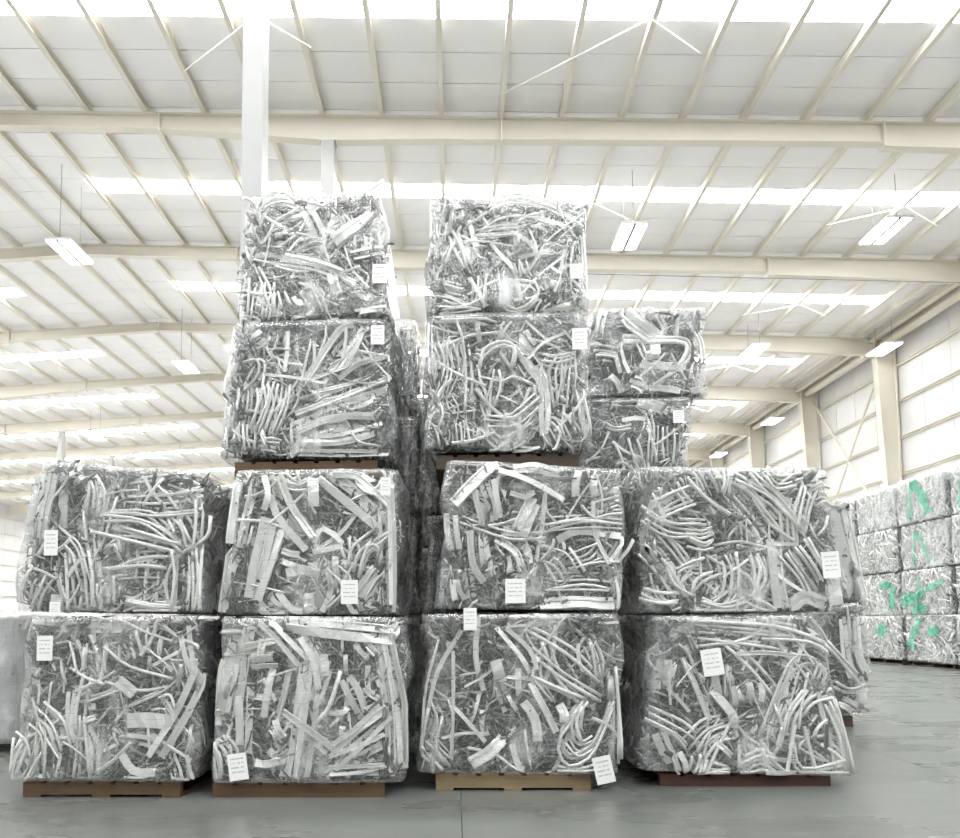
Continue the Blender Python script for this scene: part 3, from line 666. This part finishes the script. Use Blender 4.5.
def fill_mesh(seed, c, depth, nf=1500, ns=200, nt=120, nback=0, size=1.0, material=None, loose_top=False):
    """all the small crushed offcuts that pack the faces of one bale"""
    rs = np.random.RandomState(seed)
    d2 = depth / 2
    Vs, Fs = [], []
    off = 0
    xl0, xr0 = min(c[0][0], c[3][0]), max(c[1][0], c[2][0])
    def bounds(v):
        return (c[3][0] * (1 - v) + c[0][0] * v, c[2][0] * (1 - v) + c[1][0] * v)
    jobs = [('f', nf), ('r', ns), ('l', ns), ('t', nt)] + ([('b', nback)] if nback else [])
    for face, n in jobs:
        if not n:
            continue
        u, v = rs.uniform(0.02, 0.98, n), rs.uniform(0.02, 0.98, n)
        d = rs.uniform(0.035, 0.12, n)
        if face in 'fb':
            x, z = quad_at(c, u, v)
            s = -1 if face == 'f' else 1
            cen = np.stack([x, s * (d2 - d), z], 1)
            a = pieces(rs, n, cen, (1, 0, 0), (0, 0, 1), (0, s, 0), (0.05 * size, 0.25 * size), (0.005 * size, 0.017 * size))
        elif face in 'rl':
            uu = np.ones(n) if face == 'r' else np.zeros(n)
            x, z = quad_at(c, uu, v)
            s = 1 if face == 'r' else -1
            cen = np.stack([x - s * d, (u - 0.5) * depth, z], 1)
            a = pieces(rs, n, cen, (0, 1, 0), (0, 0, 1), (s, 0, 0), (0.08, 0.34), (0.010, 0.034))
        else:
            x, z = quad_at(c, u, np.ones(n))
            cen = np.stack([x, (v - 0.5) * depth, z - d * 0.6], 1)
            a = pieces(rs, n, cen, (1, 0, 0), (0, 1, 0), (0, 0, 1), (0.1, 0.4), (0.010, 0.034))
        V, Fc = a
        # keep the pieces inside the bale's outline (the baler squashed them there)
        v_ = np.clip(V[:, 2] / max(0.3, (c[0][1] + c[1][1]) / 2), 0, 1)
        lo = c[3][0] * (1 - v_) + c[0][0] * v_ - 0.012
        hi = c[2][0] * (1 - v_) + c[1][0] * v_ + 0.012
        O_ = V.copy()
        V[:, 0] = np.clip(V[:, 0], lo, hi)
        uu = np.clip((V[:, 0] - lo) / (hi - lo), 0, 1)
        V[:, 2] = np.clip(V[:, 2], c[3][1] * (1 - uu) + c[2][1] * uu + 0.002, c[0][1] * (1 - uu) + c[1][1] * uu + 0.02)
        V[:, 1] = np.clip(V[:, 1], -d2 - 0.012, d2 + 0.012)
        wild = np.repeat(rs.uniform(0, 1, n) < 0.10, 16)          # a few ends spring out past the outline
        V[wild, 0] += (O_[wild, 0] - V[wild, 0]) * 0.4
        if loose_top:
            V[wild, 2] += np.maximum(0, O_[wild, 2] - V[wild, 2]) * 0.5
        if face == 'f':
            V[:, 1] = np.maximum(V[:, 1], -d2 + 0.028)
        V[:, 0] += wobble(V[:, 1], V[:, 2], seed)
        Vs.append(V)
        Fs.append(Fc + off)
        off += len(V)
    V = np.concatenate(Vs)
    Fc = np.concatenate(Fs)
    me = bpy.data.meshes.new('crushed_offcuts')
    me.vertices.add(len(V))
    me.vertices.foreach_set('co', V.ravel())
    me.loops.add(len(Fc) * 4)
    me.loops.foreach_set('vertex_index', Fc.ravel())
    me.polygons.add(len(Fc))
    me.polygons.foreach_set('loop_start', np.arange(len(Fc)) * 4)
    me.materials.append(material or M_FILL)
    me.update(calc_edges=True)
    me.validate()
    return me

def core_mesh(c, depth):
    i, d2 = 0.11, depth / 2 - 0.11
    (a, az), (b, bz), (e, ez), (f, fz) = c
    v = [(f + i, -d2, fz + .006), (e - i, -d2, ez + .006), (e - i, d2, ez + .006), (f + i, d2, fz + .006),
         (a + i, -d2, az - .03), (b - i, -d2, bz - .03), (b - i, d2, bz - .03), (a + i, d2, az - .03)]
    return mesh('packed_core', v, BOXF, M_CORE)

def film_mesh(seed, c, depth, off=0.020, rough=0.015, material=None, NP=132, NV=44, lump=1.0):
    """stretch film wound round the bale: rounded corners, folds, drawn in over the top edge and under the base"""
    V, Fc = [], []
    d2, r = depth / 2, 0.07
    # perimeter parameters: (u across, y side) walk, corners rounded
    ring = []
    per = [('f', 0.30), ('r', 0.20), ('b', 0.30), ('l', 0.20)]
    for side, share in per:
        k = int(NP * share)
        for i in range(k):
            ring.append((side, i / k))
    n = len(ring)
    rows = [(-0.10, 0.0)] + [(0.0, i / (NV - 8)) for i in range(NV - 7)] + ([(-0.03, 1.0), (-0.10, 1.0), (-0.2, 1.0), (-0.3, 1.0)] if lump else [(-0.035, 1.0)])
    so = Vector((seed * 3.7, seed * 1.3, seed * 0.7))
    for ri, (inn, v) in enumerate(rows):
        for side, s in ring:
            if side == 'f':
                u, y = s, -d2
            elif side == 'r':
                u, y = 1.0, -d2 + s * depth
            elif side == 'b':
                u, y = 1 - s, d2
            else:
                u, y = 0.0, d2 - s * depth
            x, z = quad_at(c, u, v)
            xa, _ = quad_at(c, 0.0, v)
            xb, _ = quad_at(c, 1.0, v)
            xm, hw = (xa + xb) / 2, (xb - xa) / 2
            # rounded corner: pull points near a corner towards the centre
            ex, ey = hw - abs(x - xm), d2 - abs(y)
            if ex < r and ey < r:
                k_ = r - math.hypot(r - ex, r - ey)
                q = (k_ if k_ < 0 else 0)
                sx, sy = (1 if x > xm else -1), (1 if y > 0 else -1)
                hyp = math.hypot(r - ex, r - ey) + 1e-6
                x = xm + sx * (hw - r + (r - ex) / hyp * r)
                y = sy * (d2 - r + (r - ey) / hyp * r)
            dx, dy = (x - xm) / hw, y / d2
            m_ = max(abs(dx), abs(dy))
            nx, ny = (dx if abs(dx) > 0.86 * m_ else 0), (dy if abs(dy) > 0.86 * m_ else 0)
            ln = math.hypot(nx, ny) + 1e-6
            nx, ny = nx / ln, ny / ln
            P = Vector((x, y, z))
            w1 = noise.noise(P * 3.1 + so)
            w2 = noise.noise(Vector((x * 9, y * 9, z * 4.0)) + so)
            w3 = noise.noise(Vector((x * 26, y * 26, z * 7.0)) + so * 2)
            o_ = off + rough * (1.1 * w1 + 0.8 * w2 + 0.45 * w3)
            if inn:
                o_ += inn
            x += nx * o_
            y += ny * o_
            zt = z
            if v >= 1.0:
                zt += lump * (0.010 + 0.014 * w1 + 0.010 * w2) + (1 - lump) * 0.012
            if ri == 0:
                zt = z + 0.004
            elif v <= 0.0:
                zt += 0.006
            x += wobble(y, z, seed)
            V.append((x, y, zt))
    for i in range(len(rows) - 1):
        for j in range(n):
            k = (j + 1) % n
            Fc.append((i * n + j, i * n + k, (i + 1) * n + k, (i + 1) * n + j))
    return mesh('stretch_film', V, Fc, material or M_FILM, True)

TAG_CACHE = {}
def add_tag(parent, x, y, z, w_, h_, rot, rotz=0.0):
    key = (round(w_, 3), round(h_, 3))
    if key not in TAG_CACHE:
        TAG_CACHE[key] = box('paper_tag', -w_ / 2, w_ / 2, -0.0015, 0.0015, -h_ / 2, h_ / 2, M_PAPER)
    o = link('paper_tag', TAG_CACHE[key], parent, (x, y, z))
    o.rotation_euler = (0, -math.radians(rot), rotz)
    o['label'] = 'white printed paper tag'
    return o

def strip_part(parent, V, Fc, smooth):
    return link('aluminium_strip', mesh('aluminium_strip', V, Fc, M_STRIP, smooth), parent)

def front_bale(key, label, seed, group, extra=44, nf=1500, side_tag=None, top_lumps=0):
    b = BALES[key]
    rng = random.Random(seed)
    c, depth = b['corners'], b['depth']
    d2 = depth / 2
    e = link('scrap_bale', None, None, (b['x'], b['y'] + d2, b['z']))
    tag(e, label, 'bale', group)
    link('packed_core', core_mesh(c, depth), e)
    link('crushed_offcuts', fill_mesh(seed, c, depth, nf=nf, loose_top=not b['under']), e, kind='stuff')
    zlo = min(c[2][1], c[3][1]) + 0.008
    for row in b['flows'].split(';'):
        a = row.split()
        if len(a) < 6:
            continue
        kind, w_, n, sp = a[0], int(a[1]) / 1000, int(a[2]), int(a[3]) / 1000
        P = [np.array([float(q) / 1000 for q in s.split(',')]) for s in a[4:]]
        dr = P[-1] - P[0]
        if np.linalg.norm(dr) < 0.05:
            dr = P[len(P) // 2] - P[0]
        dr = dr / (np.linalg.norm(dr) + 1e-9)
        pr = np.array([-dr[1], dr[0]])
        n0 = n
        if n >= 3:
            n = int(round(n * 1.35))
        for i in range(n):
            k = (i - (n - 1) / 2) * sp * 1.25 * n0 / n
            # a bundle spreads at one end, and its members differ in length
            fan0, fan1 = rng.uniform(0.75, 1.2), rng.uniform(0.75, 1.2)
            Q = []
            for j, p in enumerate(P):
                t = j / (len(P) - 1)
                jit = 0.006 if n == 1 else 0.012
                Q.append(p + pr * k * (fan0 + (fan1 - fan0) * t) + np.array([rng.uniform(-jit, jit), rng.uniform(-jit, jit)]))
            if n > 1:
                Q[0] = Q[0] + (Q[0] - Q[1]) * rng.uniform(-0.12, 0.15)
                Q[-1] = Q[-1] + (Q[-1] - Q[-2]) * rng.uniform(-0.12, 0.15)
            if len(Q) == 2:
                mid = (Q[0] + Q[1]) / 2 + pr * rng.uniform(-0.012, 0.012)
                Q = [Q[0], mid, Q[1]]
            N = 6 if len(Q) == 3 else (8 if len(Q) == 4 else 12)
            C_ = catmull(Q, N)
            d0 = rng.uniform(0.0, 0.035) if n == 1 else rng.uniform(0.004, 0.055)
            t0, t1, ph = rng.uniform(0, 0.03), rng.uniform(0, 0.03), rng.uniform(0, 6.3)
            path = []
            for j, q in enumerate(C_):
                t = j / N
                y = -d2 + d0 + t0 * (1 - t) ** 3 + t1 * t ** 3 + 0.005 * math.sin(ph + 5 * t)
                z = max(q[1], zlo + w_ * 0.5)
                if b['under']:
                    z = min(z, max(c[0][1], c[1][1]) - w_ * 0.3)
                x = q[0]
                if n > 1:
                    vv = min(max(z / max(c[0][1], c[1][1]), 0.0), 1.0)
                    x = min(max(x, quad_at(c, 0, vv)[0] - 0.008), quad_at(c, 1, vv)[0] + 0.012)
                path.append((x, y, z))
            wj = w_ * rng.uniform(0.70, 1.02)
            V, Fc = sweep(path, kind, wj, rng)
            strip_part(e, V, Fc, kind == 't')
    # loose random offcuts between the traced bundles
    for i in range(extra):
        u, v = rng.uniform(0.06, 0.94), rng.uniform(0.06, 0.94)
        x, z = quad_at(c, u, v)
        L, g, bd = rng.uniform(0.14, 0.4), rng.uniform(0, math.pi), rng.uniform(-0.2, 0.2)
        dx, dz = math.cos(g) * L / 2, math.sin(g) * L / 2
        Q = [np.array((x - dx, z - dz)), np.array((x - dz * bd, z + dx * bd)), np.array((x + dx, z + dz))]
        C_ = catmull(Q, 6)
        d0 = rng.uniform(0.02, 0.07)
        path = []
        for q in C_:
            vv = min(max(q[1] / max(c[0][1], c[1][1]), 0.02), 1.0)
            xa, xb = quad_at(c, 0, vv)[0] + 0.01, quad_at(c, 1, vv)[0] - 0.01
            path.append((min(max(q[0], xa), xb), -d2 + d0, min(max(q[1], zlo + 0.015), min(c[0][1], c[1][1]))))
        V, Fc = sweep(path, rng.choice('ttf'), rng.uniform(0.010, 0.026), rng)
        strip_part(e, V, Fc, False)
    link('stretch_film', film_mesh(seed, c, depth, lump=0.0 if b['under'] else 1.0), e)
    for (x, z, w_, h_, rot) in b['tags']:
        add_tag(e, x, -d2 - 0.04, z, w_, h_, rot)
    if side_tag:
        y, z = side_tag
        add_tag(e, max(c[1][0], c[2][0]) + 0.012, y, z, 0.1, 0.13, 0, math.pi / 2)
    return e

G1 = 'aluminium scrap bales in the front stacks'
front_bale('A1', 'plastic-wrapped aluminium scrap bale on the floor pallet at far left, bottom of the two-high stack', 11, G1)
front_bale('A2', 'upper bale of the leftmost two-high stack, tubes fanning out to its right', 12, G1)
front_bale('B1', 'bottom bale of the tall stack second from left, broad flat bright strips', 13, G1, extra=30, side_tag=None)
front_bale('B2', 'second bale up in the left tall stack, just under the brown pallet', 14, G1, extra=30, side_tag=(-0.6, 0.52))
front_bale('B3', 'third bale up in the left tall stack, standing on the brown pallet', 15, G1)
front_bale('B4', 'topmost bale of the left tall stack, a rod poking out of its top', 16, G1)
front_bale('C1', 'bottom bale of the centre stack on the pale pallet, tubes arching at its right', 17, G1, extra=30)
front_bale('C2', 'second bale up in the centre stack, wide flat strips behind film', 18, G1, extra=30)
front_bale('C3', 'third bale up in the centre stack, thin tubes nested in U curves', 19, G1)
front_bale('C4', 'topmost bale of the centre stack, a tube loop near its base', 20, G1)
front_bale('D1', 'bottom bale of the two-high stack at right, curled tubes flaring at its lower corner', 21, G1)
front_bale('D2', 'upper bale of the two-high stack at right, dense tangle of thin tubes', 22, G1)
G2 = 'aluminium scrap bales in the second row'
front_bale('E4', 'topmost bale of the stack set back between centre stack and hall wall', 23, G2, extra=10, nf=420)
front_bale('E3', 'partly hidden bale right under the topmost bale of the set-back stack', 24, G2, extra=10, nf=420)
front_bale('F1', 'low bale peeping out behind the right end of the front row, standing on the floor', 25, G2, extra=10, nf=420)
front_bale('F2', 'bale peeping out behind the upper right front bale, grey film flap on its edge', 26, G2, extra=10, nf=420)

# plain wrapped bales that only show as slivers or far away: shared meshes, copies carry their own labels
def bale_kit(seed, W, D, H, hazy=False, bulge=0.012, **kw):
    c = [(-W / 2 + 0.02, H), (W / 2 - 0.02, H), (W / 2, 0.0), (-W / 2, 0.0)]
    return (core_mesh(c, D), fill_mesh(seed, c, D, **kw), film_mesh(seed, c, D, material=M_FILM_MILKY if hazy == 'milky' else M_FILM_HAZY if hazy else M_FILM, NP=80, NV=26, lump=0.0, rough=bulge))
def plain_bale(kit, loc, rotz, label, group):
    e = link('scrap_bale', None, None, loc)
    e.rotation_euler = (0, 0, rotz)
    tag(e, label, 'bale', group)
    link('packed_core', kit[0], e)
    link('crushed_offcuts', kit[1], e, kind='stuff')
    link('stretch_film', kit[2], e)
    return e
kit_b = bale_kit(31, 1.05, 1.4, 0.93, nf=420, ns=260, nt=60)
kit_c = bale_kit(32, 1.12, 1.4, 0.93, nf=420, ns=260, nt=60)
TN = ['on the floor', 'second tier', 'third tier', 'topmost']
for t in range(4):
    z = 0.11 + t * 0.975
    plain_bale(kit_b, (-0.895, 6.2 + 0.7, z), 0, 'dark wrapped bale glimpsed in the gap behind the left tall stack, ' + TN[t], G2)
    plain_bale(kit_c, (0.285, 6.2 + 0.7, z), 0, 'dark wrapped bale hidden behind the centre stack, ' + TN[t], G2)
for t in range(4):
    plain_bale(kit_c, (-0.32, 8.0 + 0.7, 0.0 + t * 0.975), 0, 'dark wrapped bale deep in the gap between the two tall stacks, ' + TN[t], G2)
for t in range(2):
    plain_bale(kit_c, (-2.12, 6.2 + 0.7, 0.11 + t * 0.975), 0, 'dark wrapped bale hidden behind the far left stack, ' + TN[t], G2)
kit_e = bale_kit(33, 1.1, 1.3, 1.05, nf=300, ns=200, nt=60)
for t in range(2):
    plain_bale(kit_e, (1.72, 6.2 + 0.65, 0.11 + t * 1.08), 0, 'bale low in the set-back stack behind the right front bales, ' + TN[t], G2)

# a bale in milky film at the left edge
kit_g = bale_kit(41, 1.3, 1.3, 1.03, hazy='milky', nf=300, ns=200, nt=60)
gb_ = plain_bale(kit_g, (-4.12, 5.1 + 0.65, 0.07), 0, 'bale in milky grey film at the left edge beside the leftmost stack', 'milky wrapped bales')

# ------------------------------------------------------------------ row of green-marked bales near the right wall
kits = [bale_kit(51, 1.385, 1.1, 0.95, nf=300, ns=120, nt=60, size=2.3, material=M_FILL_PALE), bale_kit(52, 1.385, 1.1, 0.95, nf=260, ns=120, nt=60, size=2.8, material=M_FILL_PALE), bale_kit(53, 1.385, 1.1, 0.95, hazy=True, bulge=0.022, nf=300, ns=120, nt=60, size=2.3, material=M_FILL_PALE)]
def paint(parent, strokes):
    """spray-painted strokes on the front face of a bale: x, z in metres from the base centre"""
    for w_, P in strokes:
        w_ *= 1.45
        C_ = catmull([np.array(p) for p in P], 8)
        V, Fc = [], []
        for i, p in enumerate(C_):
            a, b = C_[max(i - 1, 0)], C_[min(i + 1, len(C_) - 1)]
            t = (b - a) / (np.linalg.norm(b - a) + 1e-9)
            nn = np.array([-t[1], t[0]]) * w_ / 2 * (0.8 + 0.3 * math.sin(i * 1.7))
            V += [(p[0] + nn[0], 0, p[1] + nn[1]), (p[0] - nn[0], 0, p[1] - nn[1])]
        for i in range(len(C_) - 1):
            Fc.append((2 * i, 2 * i + 1, 2 * i + 3, 2 * i + 2))
        o = link('paint_mark', mesh('paint_mark', V, Fc, M_GREEN), parent, (0, -0.55 - 0.045, 0))
        o['label'] = 'green spray-painted stroke'
MARKS = {(1, 3): [(0.09, [(-0.28, 0.08), (-0.24, 0.5), (-0.14, 0.88)]), (0.17, [(-0.14, 0.88), (0.12, 0.55), (0.30, 0.12)])],
         (0, 3): [(0.09, [(-0.40, 0.1), (-0.36, 0.5), (-0.28, 0.9)]), (0.16, [(-0.28, 0.9), (0.0, 0.5), (0.2, 0.15)])],
         (1, 2): [(0.05, [(-0.25, 0.10), (-0.24, 0.45), (-0.18, 0.80)]), (0.07, [(-0.18, 0.80), (0.05, 0.5), (0.2, 0.12)])],
         (1, 1): [(0.22, [(-0.62, 0.30), (-0.4, 0.35), (-0.15, 0.38)]), (0.10, [(-0.15, 0.38), (0.2, 0.55), (0.6, 0.68)]), (0.06, [(-0.12, 0.05), (-0.10, 0.4), (-0.06, 0.8)]), (0.16, [(-0.3, 0.12), (-0.1, 0.14), (0.1, 0.12)])],
         (2, 1): [(0.14, [(0.1, 0.72), (0.3, 0.68), (0.5, 0.74)]), (0.16, [(0.52, 0.15), (0.5, 0.4), (0.55, 0.65)])],
         (1, 0): [(0.15, [(-0.5, 0.30), (-0.35, 0.6), (-0.18, 0.92)]), (0.16, [(0.05, 0.66), (0.2, 0.64), (0.35, 0.7)])],
         (2, 0): [(0.24, [(0.0, 0.55), (0.12, 0.65), (0.28, 0.75)])],
         (2, 3): [], (0, 1): [(0.1, [(-0.5, 0.6), (-0.2, 0.75), (0.1, 0.5)])]}
colname = ['nearest column', 'second column', 'third column', 'last visible column']
tiern = ['bottom tier', 'second tier', 'third tier', 'top tier']
G3 = 'green-marked bales near the hall wall'
for ci in range(4):
    yc = 12.36 + 1.51 * ci
    for t in range(4):
        z = 0.10 + t * 0.985
        kit = kits[2] if (ci, t) in ((1, 2), (1, 3), (0, 3), (0, 2), (2, 3)) else kits[(ci + t) % 2]
        mk = 'with a green painted mark' if MARKS.get((ci, t)) else 'without paint'
        e = plain_bale(kit, (9.8 + 0.55 + (0.04 if (ci + t) % 2 else 0), yc, z), -math.pi / 2, 'far scrap bale %s by the wall, %s, %s' % (mk, colname[ci], tiern[t]), G3)
        if MARKS.get((ci, t)):
            paint(e, MARKS[(ci, t)])

# ------------------------------------------------------------------ pallets
def pallet(x0, x1, y0, dpt, h_, tone, label, z=0.0):
    W = x1 - x0
    e = link('wooden_pallet', None, None, ((x0 + x1) / 2, y0 + dpt / 2, z))
    tag(e, label, 'pallet', 'wooden pallets under the bales')
    M = M_WOOD[tone]
    t_ = min(0.016, h_ * 0.2)
    st = box('stringer', -W / 2, W / 2, -0.02, 0.02, t_ * 0.0 + (t_ if h_ > 0.085 else 0), h_ - t_, M)
    for yy in (-dpt / 2 + 0.02, 0, dpt / 2 - 0.02):
        link('stringer', st, e, (0, yy, 0))
    n = 7
    bw = W / n * 0.8
    bd = box('deck_board', -bw / 2, bw / 2, -dpt / 2, dpt / 2, h_ - t_, h_ - 0.001, M)
    for i in range(n):
        link('deck_board', bd, e, (-W / 2 + bw / 2 + i * (W - bw) / (n - 1), 0, 0))
    if h_ > 0.085:
        bb = box('bottom_board', -bw / 2, bw / 2, -dpt / 2, dpt / 2, 0, t_, M)
        for i in (0, 3, 6):
            link('bottom_board', bb, e, (-W / 2 + bw / 2 + i * (W - bw) / (n - 1), 0, 0))
pallet(-2.54, -1.61, 3.80, 1.15, 0.088, 'brown', 'brown wooden pallet on the floor under the far left stack')
pallet(-1.42, -0.42, 3.80, 1.2, 0.083, 'brown', 'brown wooden pallet on the floor under the left tall stack')
pallet(-0.13, 0.79, 3.95, 1.1, 0.100, 'pale', 'pale yellowish wooden pallet on the floor under the centre stack')
pallet(1.23, 2.25, 4.05, 1.1, 0.07, 'red', 'reddish dark wooden pallet on the floor under the right front stack')
pallet(-1.46, -0.51, 4.22, 1.1, 0.11, 'brown', 'brown wooden pallet between second and third bales of the left tall stack', z=1.965)
pallet(-0.12, 0.82, 4.24, 1.1, 0.094, 'dark', 'dark wooden pallet between second and third bales of the centre stack', z=2.012)
for x0, x1, nm in ((-2.6, -1.6, 'behind the far left stack'), (-1.45, -0.42, 'behind the left tall stack'), (-0.22, 0.82, 'behind the centre stack'), (1.25, 2.2, 'under the set-back stack'), (2.7, 3.7, 'under the low bale behind the right front stack')):
    pallet(x0, x1, 6.25, 1.2, 0.105, 'dark', 'dark wooden pallet on the floor ' + nm)
for ci in range(4):
    yc = 12.36 + 1.51 * ci
    pallet(9.9, 10.8, yc - 0.6, 1.2, 0.095, 'dark', 'dark pallet on the floor under the green-marked bales, ' + colname[ci])
